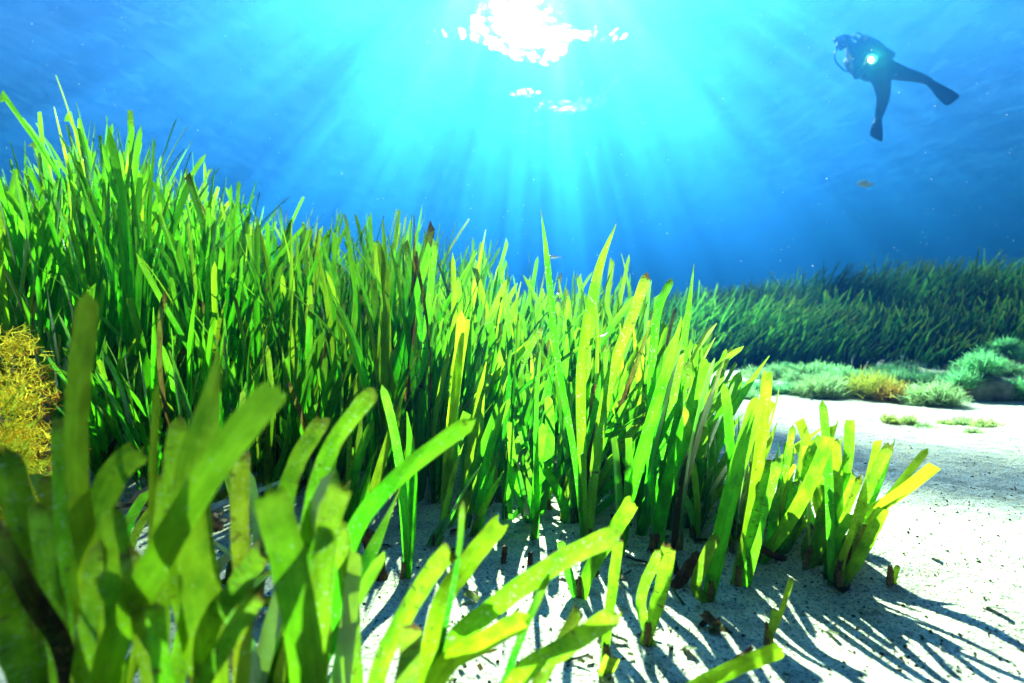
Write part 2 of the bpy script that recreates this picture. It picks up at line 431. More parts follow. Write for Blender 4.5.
hero((25, 880), .205, 'seagrass shoot with a blackened dead leaf among broad green ones', [
    ([(2, 448), (30, 545), (55, 660)], .21, 36, OG), ([(-12, 520), (28, 590), (70, 690)], .19, 24, BLACK, dict(brown=1, style='torn')),
    ([(-20, 560), (15, 640), (30, 720)], .19, 40, OD), ([(52, 470), (48, 560), (45, 680)], .23, 28, OLIVE, dict(style='cut'))])
hero((225, 885), .205, 'seagrass shoot with a wide olive leaf rising beside the slanting leaf', [
    ([(219, 352), (206, 420), (192, 490), (200, 580), (215, 700)], .195, 46, OL2, dict(brown=.3, style='point')),
    ([(180, 413), (172, 480), (176, 570), (200, 690)], .22, 24, OLIVE), ([(241, 445), (240, 530), (244, 630)], .22, 24, OLIVE, dict(brown=.9, style='cut')),
    ([(268, 545), (235, 590), (205, 660)], .20, 30, OD, dict(brown=.95, style='torn')), ([(155, 600), (165, 680)], .18, 24, OG)])
hero((165, 885), .205, 'crowded olive shoot between the slanting leaf and the wide olive leaf', [
    ([(168, 468), (160, 560), (160, 690)], .225, 24, OL2, dict(brown=.7)), ([(128, 548), (142, 620), (155, 720)], .19, 26, OLIVE, dict(brown=.8, style='cut')),
    ([(206, 515), (190, 600), (175, 700)], .215, 22, OG, dict(style='cut')), ([(262, 590), (228, 640), (190, 720)], .19, 26, OD, dict(brown=.9))])
hero((68, 885), .205, 'yellowish shoot below the golden alga behind the blackened leaf', [
    ([(60, 415), (62, 520), (66, 650)], .23, 20, OL2, dict(style='cut')), ([(36, 500), (50, 590), (62, 700)], .20, 24, OLIVE, dict(brown=.7)), ([(100, 540), (88, 630), (78, 720)], .19, 26, OG)])
hero((312, 850), .215, 'dark green seagrass shoot with a broad blunt blade and leaves fanned behind it', [
    ([(266, 484), (288, 560), (308, 680)], .19, 46, OD, dict(brown=.35)), ([(343, 482), (328, 530), (318, 645)], .20, 32, OD, dict(brown=.6)),
    ([(324, 418), (296, 464), (284, 520), (295, 640)], .26, 25, OG, dict(style='cut')), ([(376, 388), (332, 446), (310, 520), (306, 640)], .26, 23, OG, dict(style='cut'))])
hero((366, 790), .245, 'seagrass shoot with one long leaf reaching far over the sand', [
    ([(478, 417), (408, 468), (354, 532), (340, 620)], .27, 25, cmix(DEEP, BRIGHT, .6), dict(brown=.5)), ([(338, 515), (350, 600), (356, 690)], .24, 23, OD),
    ([(455, 546), (425, 582), (378, 675)], .24, 26, OLIVE, dict(brown=1, style='torn')), ([(412, 622), (404, 690)], .215, 30, cmix(BROWN, OD, .45), dict(brown=1))])
hero((408, 800), .24, 'seagrass shoot with pale leaves bowed low over the foreground sand', [
    ([(503, 520), (466, 566), (436, 622)], .29, 27, OL2, dict(brown=.5, style='cut')), ([(622, 532), (566, 558), (494, 607), (440, 665)], .27, 28, cmix(BRIGHT, YELLOW, .35), dict(brown=.7)),
    ([(530, 616), (482, 643), (436, 680)], .24, 28, OL2, dict(brown=.4)), ([(463, 500), (457, 566), (434, 683)], .26, 8, DEEP)])
hero((480, 815), .235, 'seagrass shoot with a blunt leaf pointing right above the debris', [
    ([(620, 612), (564, 648), (512, 690)], .235, 28, OG, dict(brown=.7)), ([(582, 605), (556, 652), (520, 720)], .26, 18, cmix(OLIVE, BROWN, .4), dict(brown=1, style='torn')),
    ([(550, 572), (520, 640), (495, 720)], .26, 11, DEEP, dict(brown=.6))])
hero((606, 668), .335, 'single upright spotted seagrass leaf in the sand', [([(619, 536), (611, 600)], .345, 14, cmix(OLIVE, BRIGHT, .5), dict(brown=1, style='cut')), ([(613, 655), (606, 672)], .32, 22, OL2)])
hero((648, 642), .364, 'pair of short yellowish leaves with brown marks standing in the sand', [([(669, 544), (661, 590)], .37, 20, YELLOW, dict(brown=1, style='cut')), ([(661, 548), (641, 600)], .37, 14, cmix(BRIGHT, YELLOW, .4), dict(style='round'))])
hero((580, 600), .42, 'seagrass shoot with a folded bright square-ended leaf', [([(634, 499), (616, 528), (590, 570)], .40, 21, cmix(BRIGHT, YELLOW, .3), dict(style='cut', brown=.1, roll=.4)), ([(560, 540), (568, 570)], .43, 12, BRIGHT)])
hero((640, 715), .295, 'fallen yellow-green leaf lying low over the sand', [([(784, 648), (735, 668), (690, 690)], .30, 20, YELLOW, dict(style='cut', brown=.2))])
hero((768, 646), .36, 'two thin young seagrass leaves standing alone on the sand', [([(792, 577), (780, 615)], .36, 7, YELLOW), ([(776, 608)], .355, 10, OL2)])
hero((890, 594), .43, 'tiny lone seagrass sprout on the open sand', [([(898, 565), (894, 580)], .43, 7, YELLOW, dict(brown=1))])
EDGE = 'cropped shoots at the sandy edge'
YB = cmix(YELLOW, BRIGHT, .35)
hero((840, 592), .436, 'outermost seagrass shoot with long straight yellow leaves leaning over open sand', [
    ([(890, 444), (862, 505)], .45, 14, YELLOW, dict(brown=.8, style='cut')), ([(884, 507), (862, 552)], .43, 16, YB, dict(style='cut', brown=.1)), ([(866, 523), (852, 556)], .44, 10, BROWN, dict(brown=1))])
hero((806, 577), .461, 'seagrass shoot with a tall kinked yellow leaf', [
    ([(850, 420), (846, 470), (824, 525)], .47, 13, YB, dict(brown=.3, style='cut')), ([(852, 470), (828, 530)], .465, 16, YB, dict(brown=.4)), ([(861, 474), (832, 540)], .47, 12, YELLOW), ([(838, 438), (826, 505)], .48, 11, YB)])
hero((776, 565), .485, 'seagrass shoot with a wide blunt leaf beside dark stubs', [
    ([(824, 438), (800, 500)], .49, 23, cmix(BRIGHT, YELLOW, .5), dict(brown=.6, style='cut')), ([(807, 425), (793, 500)], .50, 7, YB), ([(793, 424), (782, 500)], .50, 9, YB), ([(800, 480), (785, 530)], .48, 18, BRIGHT)])
hero((738, 588), .44, 'seagrass shoot with a broad bright leaf in front of the sandy gap', [
    ([(776, 457), (758, 520)], .45, 22, cmix(BRIGHT, YELLOW, .3), dict(style='round')), ([(768, 370), (760, 450), (750, 520)], .47, 15, YB, dict(style='cut', brown=.5))])
hero((711, 600), .42, 'seagrass shoot with a long upright leaf beside a dark rhizome stub', [
    ([(759, 396), (733, 484), (716, 560)], .44, 21, cmix(BRIGHT, YELLOW, .25), dict(style='cut', brown=.2)), ([(717, 534), (696, 585)], .42, 16, OG, dict(brown=.7))])
hero((652, 552), .51, 'tall seagrass shoot at the right end of the dense stand', [
    ([(709, 360), (683, 436), (664, 500)], .53, 20, BRIGHT, dict(brown=.4, style='cut')), ([(694, 264), (686, 330), (668, 470)], .60, 8, BRIGHT, dict(style='point')), ([(672, 278), (656, 322), (650, 450)], .60, 11, BRIGHT)])
hero((690, 513), .62, 'seagrass shoot with straight parallel leaves by the sandy gap', [
    ([(740, 372), (710, 458)], .64, 16, BRIGHT, dict(brown=.2)), ([(722, 366), (708, 440)], .65, 11, YB), ([(700, 372), (688, 450)], .64, 15, cmix(BRIGHT, DEEP, .3))])
hero((590, 545), .53, 'seagrass shoot with a broad leaf ending in a withered spike', [
    ([(616, 224), (598, 273), (582, 364), (582, 460)], .60, 14, YB, dict(style='point', brown=.7)), ([(541, 210), (547, 258), (556, 350), (575, 460)], .60, 9, BRIGHT, dict(style='point')), ([(648, 272), (634, 312), (610, 380), (596, 460)], .58, 15, YB, dict(brown=.9))])

for k in range(24):
    x, y = rng.uniform(-.17, .16), rng.uniform(.45, .66); z = ground(x, y)
    add_shoot((x, y, z-.004), shoot_leaves(rng, rng.uniform(.10, .24), .2, rng.gauss(.2, .8), (.55, .15, .25), .010, rng.choice((2, 3, 3, 4)), stiff=True), 'thin seagrass shoot standing apart on the bare sand patch before the dense stand', 'scattered shoots on the sand patch')
# smaller shoots between the traced ones in the foreground clump
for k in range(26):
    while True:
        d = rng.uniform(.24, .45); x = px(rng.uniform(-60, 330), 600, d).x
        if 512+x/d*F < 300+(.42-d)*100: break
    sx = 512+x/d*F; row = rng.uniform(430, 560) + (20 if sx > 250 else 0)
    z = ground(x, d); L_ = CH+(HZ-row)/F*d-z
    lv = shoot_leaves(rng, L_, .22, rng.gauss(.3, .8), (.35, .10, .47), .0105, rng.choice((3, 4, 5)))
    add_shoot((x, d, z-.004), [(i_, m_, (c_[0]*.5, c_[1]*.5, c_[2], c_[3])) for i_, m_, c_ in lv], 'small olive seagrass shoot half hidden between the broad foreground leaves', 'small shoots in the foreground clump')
# ---- far meadow: far too many blades to count
def blades(items):
    """items: (base, length, width, lean x, lean y, colour)"""
    V, U, K, Fc = [], [], [], []
    for (bx_, by_, bz_), L_, w_, lx, ly, col in items:
        o = len(V); a = rng.uniform(-.9, .9); cx, cy_ = math.cos(a)*w_*.5, math.sin(a)*w_*.5
        for j in range(4):
            t_ = j/3; k = 1 if j < 3 else .4
            p = (bx_+lx*L_*t_**1.6, by_+ly*L_*t_**1.6, bz_+L_*t_*(1-.3*(abs(lx)+abs(ly))*t_))
            V += [(p[0]-cx*k, p[1]-cy_*k, p[2]), (p[0]+cx*k, p[1]+cy_*k, p[2])]; U += [(0, t_*.8), (1, t_*.8)]; K += [col, col]
        for j in range(3): q = o+2*j; Fc.append((q, q+1, q+3, q+2))
    return V, U, K, Fc
def far_edge(x): return 2.75 + .25*noise.noise(Vector((x*.9, 0, 8))) - .45*smooth(1.8, 3.4, x) + .5*smooth(-.5, -2.5, x)
it = []
while len(it) < 34000:
    y = 2.1 + 8.2*rng.random()**1.7; x = rng.uniform(-1.1, 1.15)*y + .3
    e = far_edge(x)
    if y < e: continue
    n1 = noise.noise(Vector((x*.8, y*.8, 2))); n2 = noise.noise(Vector((x*2.4, y*2.4, 6)))
    if n2 < -.34: continue
    L_ = (.34+.22*n1+.12*n2)*rng.uniform(.45, 1.05)*(.55+.45*smooth(0, .45, y-e))
    g = cmix((.006, .045, .010), (.10, .42, .03), max(0, min(1, .62+.8*n2+rng.uniform(-.3, .3)-.75*smooth(.7, 2.0, x))))
    it.append(((x, y, ground(x, y)), L_, .011*rng.uniform(.8, 1.3), .25+.35*n1+rng.gauss(0, .2), rng.gauss(-.1, .2), (*jit(g, rng), .2)))
V, U, K, Fc = blades(it)
tag(meshobj('seagrass_bed', V, Fc, M_leafv, uvs=U, cols=K), 'dark green seagrass bed on the far bank beyond the sand', 'seagrass', kind='stuff')

# ================================================================ ALGAE, STONES, DEBRIS
def on_ground(x, y):                      # photo pixel -> point on the seabed along that line of sight
    d = .25
    while d < 12:
        p = px(x, y, d)
        if p.z <= ground(p.x, p.y): return Vector((p.x, p.y, ground(p.x, p.y)))
        d *= 1.004
    return p
def frond_mesh(r, rad, hgt, n, w_, curl=.35):
    vs, fs = [], []
    for _ in range(n):
        a = r.uniform(0, 6.283); q = math.sqrt(r.random()); b = Vector((math.cos(a)*q*rad*.55, math.sin(a)*q*rad*.55, 0))
        out = Vector((math.cos(a)*q, math.sin(a)*q, 0)); L_ = hgt*r.uniform(.55, 1.05)*(1-.35*q*q)
        d = (out*.75*rad/hgt + Vector((r.gauss(0, .2), r.gauss(0, .2), 1))).normalized(); s = Vector((r.gauss(0, 1), r.gauss(0, 1), r.gauss(0, .4))).normalized()
        o = len(vs); p = b - Vector((0, 0, .004))
        for j in range(4):
            ww = w_*(1, .9, .8, .3)[j]*r.uniform(.7, 1.3)
            vs += [p-s*ww, p+s*ww]
            d = (d+Vector((r.gauss(0, curl), r.gauss(0, curl), r.gauss(0, curl*.6)))).normalized(); p = p+d*L_/3
        for j in range(3): k = o+2*j; fs.append((k, k+1, k+3, k+2))
        for _b in range(2):               # little side branchlets
            k = r.randrange(1, 3); bp_ = (vs[o+2*k]+vs[o+2*k+1])*.5; bd = Vector((r.gauss(0, 1), r.gauss(0, 1), r.uniform(0, 1))).normalized()*L_*.28
            m_ = len(vs); vs += [bp_-s*w_*.6, bp_+s*w_*.6, bp_+bd+s*w_*.5, bp_+bd-s*w_*.5]; fs.append((m_, m_+1, m_+2, m_+3))
    return vs, fs
def blob(r, sx, sy, sz, rough=.25, seg=14, rings=9):
    vs, fs = [], []; off = Vector((r.uniform(0, 50), r.uniform(0, 50), r.uniform(0, 50)))
    for j in range(rings+1):
        ph = math.pi*j/rings
        for i in range(seg):
            th = 2*math.pi*i/seg; v = Vector((math.sin(ph)*math.cos(th), math.sin(ph)*math.sin(th), math.cos(ph)))
            k = 1+rough*(noise.noise(v*1.6+off)+.5*noise.noise(v*4+off)); vs.append(Vector((v.x*sx*k, v.y*sy*k, v.z*sz*k)))
    for j in range(rings):
        for i in range(seg): fs.append((j*seg+i, (j+1)*seg+i, (j+1)*seg+(i+1) % seg, j*seg+(i+1) % seg))
    return vs, fs
def algae(px_, wpx, hpx, col, label, group=None, n=420, wf=.0009, rock=False):
    b = on_ground(*px_); d = b.y; rad, hgt = .5*wpx*d/F, hpx*d/F
    e = empty('algae_tuft', b); tag(e, label, 'algae', group)
    r = random.Random(int(px_[0]*7+px_[1])); n = int(n*1.7)
    vs, fs = blob(r, rad*(.85 if rock else .45), rad*(.7 if rock else .45), hgt*(.5 if rock else .14))
    meshobj('rock' if rock else 'holdfast', vs, fs, M_rock, e)
    if rock:
        top = []
        allv, allf = [], []
        for q in range(15):
            v = vs[r.randrange(len(vs))]
            if v.z < -.02*hgt: continue
            a, f = frond_mesh(r, rad*.42, hgt*.5, n//9, wf*d); o = len(allv)
            allv += [p+v for p in a]; allf += [tuple(o+k for k in g) for g in f]
        o_ = meshobj('fronds', allv, allf, M_frond, e)
    else:
        vs, fs = frond_mesh(r, rad, hgt, n, wf*d, .6); o_ = meshobj('fronds', vs, fs, M_frond, e)
    o_.color = (*col, 1)
    return e
YG, CG, PG, RU = (.55, .56, .08), (.24, .62, .26), (.46, .64, .28), (.55, .36, .06)
algae((871, 398), 44, 38, YG, 'bushy yellow-green alga at the foot of the far seagrass bed', n=600)
algae((895, 402), 34, 30, RU, 'rust-tinged round alga beside the yellow-green bush', n=500)
algae((932, 404), 56, 34, PG, 'pale green cushion of alga between the rusty alga and the rock', n=700)
algae((980, 398), 78, 52, CG, 'large rock overgrown with curly blue-green alga', n=1500, rock=True)
algae((1003, 366), 46, 34, CG, 'blue-green alga clump behind the overgrown rock', n=600, rock=True)
algae((822, 396), 60, 32, PG, 'wide grey-green alga cushion with rusty centre on the sand edge', n=800)
rf_ = random.Random(5)
for k in range(46):
    x = 740+295*(k+rf_.uniform(-.5, .5))/46; y = rf_.choice((372, 377, 382, 387, 393, 398))+rf_.uniform(-2, 2)
    if 955 < x < 1010 and y > 380: y -= 12
    algae((x, y), rf_.uniform(26, 50), rf_.uniform(12, 22), cmix(CG, PG, rf_.random()), 'low green alga tuft in the fringe between sand and seagrass bed', 'low alga tufts of the fringe', n=260)
for k, (x, y, w_, h_) in enumerate([(890, 422, 16, 14), (909, 424, 12, 15), (926, 428, 34, 10), (945, 424, 20, 9), (962, 424, 34, 13), (988, 426, 40, 14), (975, 432, 26, 8)]):
    algae((x, y), w_, h_, cmix(YG, PG, .3+(k*.29) % .6), 'sparse yellowish alga sprig on the bright sand', 'alga sprigs on the bright sand', n=110, wf=.0011)
# yellow fuzzy alga growing between the foreground leaves and the mound
def tall_alga(px_, d, wpx, hpx, col, label, n, wf):
    b = px(px_[0], px_[1], d); b.z = ground(b.x, b.y)
    e = empty('algae_tuft', b); tag(e, label, 'algae'); r = random.Random(n)
    vs, fs = blob(r, .03, .03, .012); meshobj('holdfast', vs, fs, M_rock, e)
    top = px(px_[0], px_[1]-hpx, d).z - b.z; rad = .5*wpx*d/F
    allv, allf = [], []
    for k in range(n):                    # many little branched sprays around a loose column
        zz = top*min(1, abs(.35+.3*r.gauss(0, 1))); a_ = r.uniform(0, 6.283); q_ = abs(r.gauss(0, .62))*rad*(1.2-.8*zz/top); h_ = r.uniform(.014, .030)
        v, f = frond_mesh(r, h_*.9, h_, 9, wf, .8); o = len(allv); c_ = Vector((math.cos(a_)*q_, math.sin(a_)*q_, zz))
        allv += [p+c_ for p in v]; allf += [tuple(o+i for i in g) for g in f]
    o = meshobj('fronds', allv, allf, M_frond, e); o.color = (*col, 1)
tall_alga((12, 470), .50, 84, 150, (.95, .70, .05), 'fuzzy golden-yellow alga in front of the raised mound', 260, .0006)
tall_alga((30, 440), .60, 60, 90, (.50, .20, .03), 'thin orange-brown alga behind the golden alga', 110, .0006)
tall_alga((4, 520), .40, 80, 130, (.55, .52, .03), 'yellow-green fuzzy alga below the golden alga', 150, .0006)

# stones in the hollow
for (x, y, d, sx, sy, sz, lab) in [(158, 478, .62, .030, .025, .020, 'rust-stained pale stone in the hollow behind the olive leaves'), (205, 492, .58, .020, .02, .016, 'small pale stone under the olive leaf')]:
    b = px(x, y, d); b.z = ground(b.x, b.y)
    vs, fs = blob(random.Random(x), sx, sy, sz, .35); q = px(x, y, d).z
    o = meshobj('stone', vs, fs, M_stone); o.location = (b.x, b.y, b.z+sz*.5); tag(o, lab, 'stone')
# rhizome stubs
def stub(p0, p1, r0, label, group=None, d=None, fib=6):
    b = on_ground(*p0); dd = b.y; e = px(p1[0], p1[1], dd); r = random.Random(int(p0[0]))
    ax = (e-b); L_ = ax.length; ax.normalize(); s = ax.cross(Vector((0, 1, .1))).normalized(); u = ax.cross(s)
    vs, fs = [], []; NR, NS = 9, 9
    for j in range(NR+1):
        t_ = j/NR
        for i in range(NS):
            a = 2*math.pi*i/NS; q = r0*dd/F*(1+.25*noise.noise(Vector((math.cos(a)*2, math.sin(a)*2, t_*7+p0[0])))+.12*math.sin(t_*22))*(.9 if 0 < j < NR else .55)
            vs.append(ax*(L_*t_*1.12-.12*L_)+s*math.cos(a)*q+u*math.sin(a)*q)
    for j in range(NR):
        for i in range(NS): fs.append((j*NS+i, j*NS+(i+1) % NS, (j+1)*NS+(i+1) % NS, (j+1)*NS+i))
    fs.append(tuple(range(NS))[::-1]); fs.append(tuple(range(NR*NS, NR*NS+NS)))
    o = meshobj('rhizome_stub', vs, fs, M_rhiz); o.location = b; tag(o, label, 'rhizome', group)
stub((381, 578), (366, 530), 8, 'thick rusty rhizome stub standing in the sand below the long reaching leaf')
stub((676, 586), (700, 553), 7, 'dark knobbly rhizome stub lying on sand beside the pair of marked leaves')
stub((729, 546), (732, 518), 4, 'short orange-brown rhizome stub behind the long upright leaf')
stub((572, 590), (598, 570), 5, 'black rhizome stub under the bowed pale leaf')
stub((783, 560), (760, 548), 4, 'small dark stub at the root of the wide blunt leaf')
for k in range(12):
    x, y = rng.uniform(410, 800), rng.uniform(505, 590); stub((x, y), (x+rng.uniform(-9, 12), y-rng.uniform(9, 20)), rng.uniform(2.2, 4), 'small broken brown rhizome stub poking from the sand among the shoots', 'small rhizome stubs')
# leaf fragments on the sand
def fragment(x, y, wpx, hpx, ang, col, label, group=None):
    b = on_ground(x, y); d = b.y; w_, h_ = wpx*d/F, hpx*d/F; vs, fs, uv = [], [], []
    for j in range(4):
        for i in range(3):
            vs.append(Vector(((i-1)*.5*w_*(1-.15*(j == 3)*(i == 0)), (j-1.5)/3*h_*2, .25*w_*((i-1)**2)+.05*h_*math.sin(j*2.1)))); uv.append((i/2, .3+.1*j))
    for j in range(3):
        for i in range(2): q = j*3+i; fs.append((q, q+1, q+4, q+3))
    o = meshobj('leaf_fragment', vs, fs, M_leaf, uvs=uv); o.location = b+Vector((0, 0, .002)); o.rotation_euler = (.35, rng.uniform(-.2, .2), ang); o.color = (*col, .9)
    tag(o, label, 'leaf fragment', group)
fragment(712, 628, 16, 14, .6, BROWN, 'olive-brown square leaf scrap on the sand below the rhizome stub')
fragment(833, 585, 14, 14, .2, (.12, .10, .03), 'dull brown leaf scrap at the root of the outermost shoot')
fragment(470, 602, 14, 8, 1.2, (.25, .33, .04), 'green leaf scrap on the sand between bowed leaves')
for k in range(64):
    x, y = rng.uniform(340, 1000), rng.uniform(520, 680)
    if x > 800 and rng.random() < .6: continue
    fragment(x, y, rng.uniform(3, 7), rng.choice((4, 6, 9, 14)), rng.uniform(0, 6), rng.choice((BROWN, BLACK, (.10, .12, .03))), 'tiny dark leaf scrap scattered on the foreground sand', 'dark leaf scraps on the sand')
# dead leaves fallen into the hollow
for k in range(16):
    d = rng.uniform(.55, .95); x = px(rng.uniform(40, 330), 500, d).x
    lv = unit_leaf(900+k); o = meshobj('fallen_leaf', lv[0], lv[2], M_leaf, uvs=lv[1]); L_ = rng.uniform(.10, .2)
    o.matrix_basis = leaf_matrix(rng.uniform(0, 6), rng.uniform(1.15, 1.4), rng.uniform(0, 6.28), .010, L_, Vector((x, d, ground(x, d)+.006)))
    o.color = (*jit(rng.choice((BROWN, BLACK, OLIVE)), rng), 1); tag(o, 'withered leaf fallen in the dark hollow before the raised mound', 'leaf', 'withered leaves in the hollow')
# uncountable grit and shell crumbs
V, Fc, K, U = [], [], [], []
def crumb(p, s, col):
    o = len(V); a = rng.uniform(0, 6.28); c_, s_ = math.cos(a), math.sin(a)
    for dx, dy, dz in ((1, 0, 0), (-.5, .8, 0), (-.6, -.7, 0), (.1, .1, .9), (0, 0, -.6)):
        dx, dy, dz = dx*s*rng.uniform(.6, 1.4), dy*s*rng.uniform(.4, 1.2), dz*s*rng.uniform(.4, 1); V.append((p[0]+dx*c_-dy*s_, p[1]+dx*s_+dy*c_, p[2]+dz)); K.append(col); U.append((.5, .3))
    for f in ((0, 1, 3), (1, 2, 3), (2, 0, 3), (1, 0, 4), (2, 1, 4), (0, 2, 4)): Fc.append(tuple(o+q for q in f))
for k in range(30000):
    y = .27+2.0*rng.random()**2.2; x = rng.uniform(-.75, .98)*y
    n = noise.noise(Vector((x*9, y*9, 1.2)))
    if n < rng.uniform(-.5, .4): continue
    s = .0004+.0016*rng.random()**4
    g = rng.random()
    col = (.03, .028, .02, 0) if g < .5 else ((.12, .10, .06, 0) if g < .75 else ((.8, .76, .68, 0) if g < .95 else (.22, .10, .05, 0)))
    crumb((x, y, ground(x, y)+s*.3), s, col)
tag(meshobj('grit', V, Fc, M_leafv, smooth_=False, uvs=U, cols=K), 'dark grit and shell crumbs strewn over the pale sand', 'grit', kind='stuff')
# specks drifting in the water
V, Fc, K, U = [], [], [], []
for k in range(900):
    d = rng.uniform(.4, 5); x, y = rng.uniform(-80, 1100), rng.uniform(-40, 420); p = px(x, y, d)
    if p.z < .3: continue
    crumb(p, d*rng.uniform(.0004, .0015), (.8, .8, .75, 0))
tag(meshobj('drifting_specks', V, Fc, M_leafv, smooth_=False, uvs=U, cols=K), 'pale specks drifting in the blue water', 'specks', kind='stuff')

# ================================================================ FISH
M_fish = plain_material('fish_skin', (.62, .66, .68), (.80, .84, .86), 60, rough=.35, bump=0, spec=.5)
M_fin = plain_material('fish_fin', (.5, .55, .58), (.65, .7, .72), 60, rough=.5, bump=0)
def fish(p, L_, hgt, head, label):
    e = empty('fish', p); e.rotation_euler = (0, 0, head); tag(e, label, 'fish')
    prof = [(-.5, .10), (-.47, .30), (-.38, .62), (-.22, .92), (-.02, 1.0), (.16, .78), (.30, .42), (.40, .2), (.43, .17)]; vs, fs = [], []; NS = 12
    for x, r_ in prof:
        for i in range(NS):
            a = 2*math.pi*i/NS; vs.append((x*L_, math.cos(a)*r_*hgt*.24, math.sin(a)*r_*hgt*.5))
    for j in range(len(prof)-1):
        for i in range(NS): fs.append((j*NS+i, (j+1)*NS+i, (j+1)*NS+(i+1) % NS, j*NS+(i+1) % NS))
    fs.append(tuple(range(NS))); fs.append(tuple(range((len(prof)-1)*NS, len(prof)*NS))[::-1])
    meshobj('body', vs, fs, M_fish, e)
    def fin(name, pts):
        v = [(x*L_, s*.004*L_, z*hgt) for s in (-1, 1) for x, z in pts]; n = len(pts)
        f = [tuple(range(n)), tuple(range(2*n-1, n-1, -1))]+[(i, i+n, (i+1) % n+n, (i+1) % n) for i in range(n)]
        meshobj(name, v, f, M_fin, e, smooth_=False)
    fin('tail_fin', [(.42, .08), (.60, .46), (.54, 0), (.60, -.46), (.42, -.08)]); fin('dorsal_fin', [(-.2, .44), (-.08, .66), (.2, .5), (.26, .26)]); fin('belly_fin', [(.0, -.47), (.1, -.62), (.22, -.36)])
    for s in (-1, 1):
        v, f = blob(random.Random(3), .012*L_, .006*L_, .012*L_, 0, 8, 5); o = meshobj('eye', v, f, M_rhiz, e); o.location = (-.40*L_, s*.12*hgt, .08*hgt)
fish(px(865, 184, 4.5), .14, .055, .15, 'small silvery fish hovering in open water below the diver')
fish(px(553, 257, 2.6), .075, .014, .05, 'tiny slender fish just above the seagrass tips')

# ================================================================ DIVER
DD = 8.1
U1 = DD/F                                   # metres per photo pixel at the diver
DO = px(880, 72, DD)                        # hips
def q(x, y, dz=0.0): return px(x, y, DD+dz)-DO
M_suit = plain_material('neoprene', (.014, .015, .02), (.024, .026, .03), 20, rough=.75, bump=.003, spec=.25)
M_tank = plain_material('steel_tank', (.05, .055, .06), (.09, .09, .1), 12, rough=.4, bump=0, spec=.5)
M_fin_r = plain_material('fin_rubber', (.01, .012, .02), (.02, .022, .03), 30, rough=.5, bump=.002)
M_skin = plain_material('skin', (.45, .28, .2), (.5, .32, .24), 20, rough=.6, bump=0)
dv = empty('person', DO); tag(dv, 'scuba diver in dark wetsuit with fins, bent forward and holding a lit torch', 'person')
sk_v, sk_e, sk_r = [], [], []
def sv(p, r_, par=None):
    sk_v.append(p); sk_r.append(r_ if isinstance(r_, tuple) else (r_, r_))
    if par is not None: sk_e.append((par, len(sk_v)-1))
    return len(sk_v)-1
pel = sv(q(879, 71), (.15, .13)); wai = sv(q(871, 64), (.145, .125), pel); che = sv(q(862, 56, -.02), (.17, .15), wai); shl = sv(q(855, 50, -.03), (.155, .13), che); nek = sv(q(849.5, 46, -.05), .065, shl)
hd0 = sv(q(846.5, 43.5, -.07), .085, nek); hd1 = sv(q(842.5, 41, -.09), .115, hd0); hd2 = sv(q(839.5, 38.5, -.10), .065, hd1)
# arms: the near one is bent, the elbow hanging low and the hand brought up with the torch
ns = sv(q(856, 55, -.19), .075, shl); ne = sv(q(856.5, 77.5, -.24), .058, ns); nf = sv(q(862.5, 70, -.36), .047, ne); nh = sv(q(865.5, 66, -.43), .036, nf)
fs_ = sv(q(853, 52, .17), .07, shl); fe = sv(q(851.5, 70, .18), .056, fs_); ff = sv(q(857, 74, -.02), .045, fe); fh = sv(q(861, 72, -.14), .036, ff)
# legs
lh = sv(q(881.5, 78, -.10), (.135, .13), pel); lk = sv(q(883.5, 97, -.14), .088, lh); lc = sv(q(882, 104, -.10), .082, lk); la = sv(q(878.8, 117, .0), .055, lc); lt = sv(q(877.6, 122.5, -.05), .045, la)
rh = sv(q(889, 70, .10), (.135, .13), pel); rk = sv(q(909, 75.5, .12), .088, rh); rc = sv(q(915, 76.5, .16), .080, rk); ra = sv(q(928, 80.5, .20), .055, rc); rt = sv(q(932.5, 85, .20), .045, ra)
# fingers curled round the torch handle, and the free hand
def hand(h, fwd, sid, up):
    c0 = sv(sk_v[h]+fwd*.05, (.034, .022), h)
    for k, (o_, L_) in enumerate(((-.03, .030), (-.01, .034), (.011, .032), (.031, .026))):
        a = sv(sk_v[c0]+fwd*.03+sid*o_, .0095, c0); b = sv(sk_v[a]+(fwd*.6-up*.8)*L_, .0085, a); sv(sk_v[b]+(-fwd*.5-up*.7)*L_*.8, .0075, b)
    a = sv(sk_v[h]+fwd*.02+sid*.045-up*.01, .011, h); sv(sk_v[a]+(fwd*.6+sid*.2-up*.6)*.035, .0085, a)
hand(nh, Vector((-.2, -.9, .3)).normalized(), Vector((.9, -.2, 0)), Vector((0, .3, .95)))
hand(fh, Vector((.4, -.85, -.2)).normalized(), Vector((.85, .4, 0)), Vector((0, -.2, .95)))
me = bpy.data.meshes.new('body'); me.from_pydata(sk_v, sk_e, [])
body = bpy.data.objects.new('body', me); link(body, dv)
body.modifiers.new('skin', 'SKIN'); sub = body.modifiers.new('sub', 'SUBSURF'); sub.levels = 2; sub.render_levels = 2
me.skin_vertices[0].data[0].use_root = True
for i, r_ in enumerate(sk_r): me.skin_vertices[0].data[i].radius = r_
body.modifiers['skin'].use_smooth_shade = True
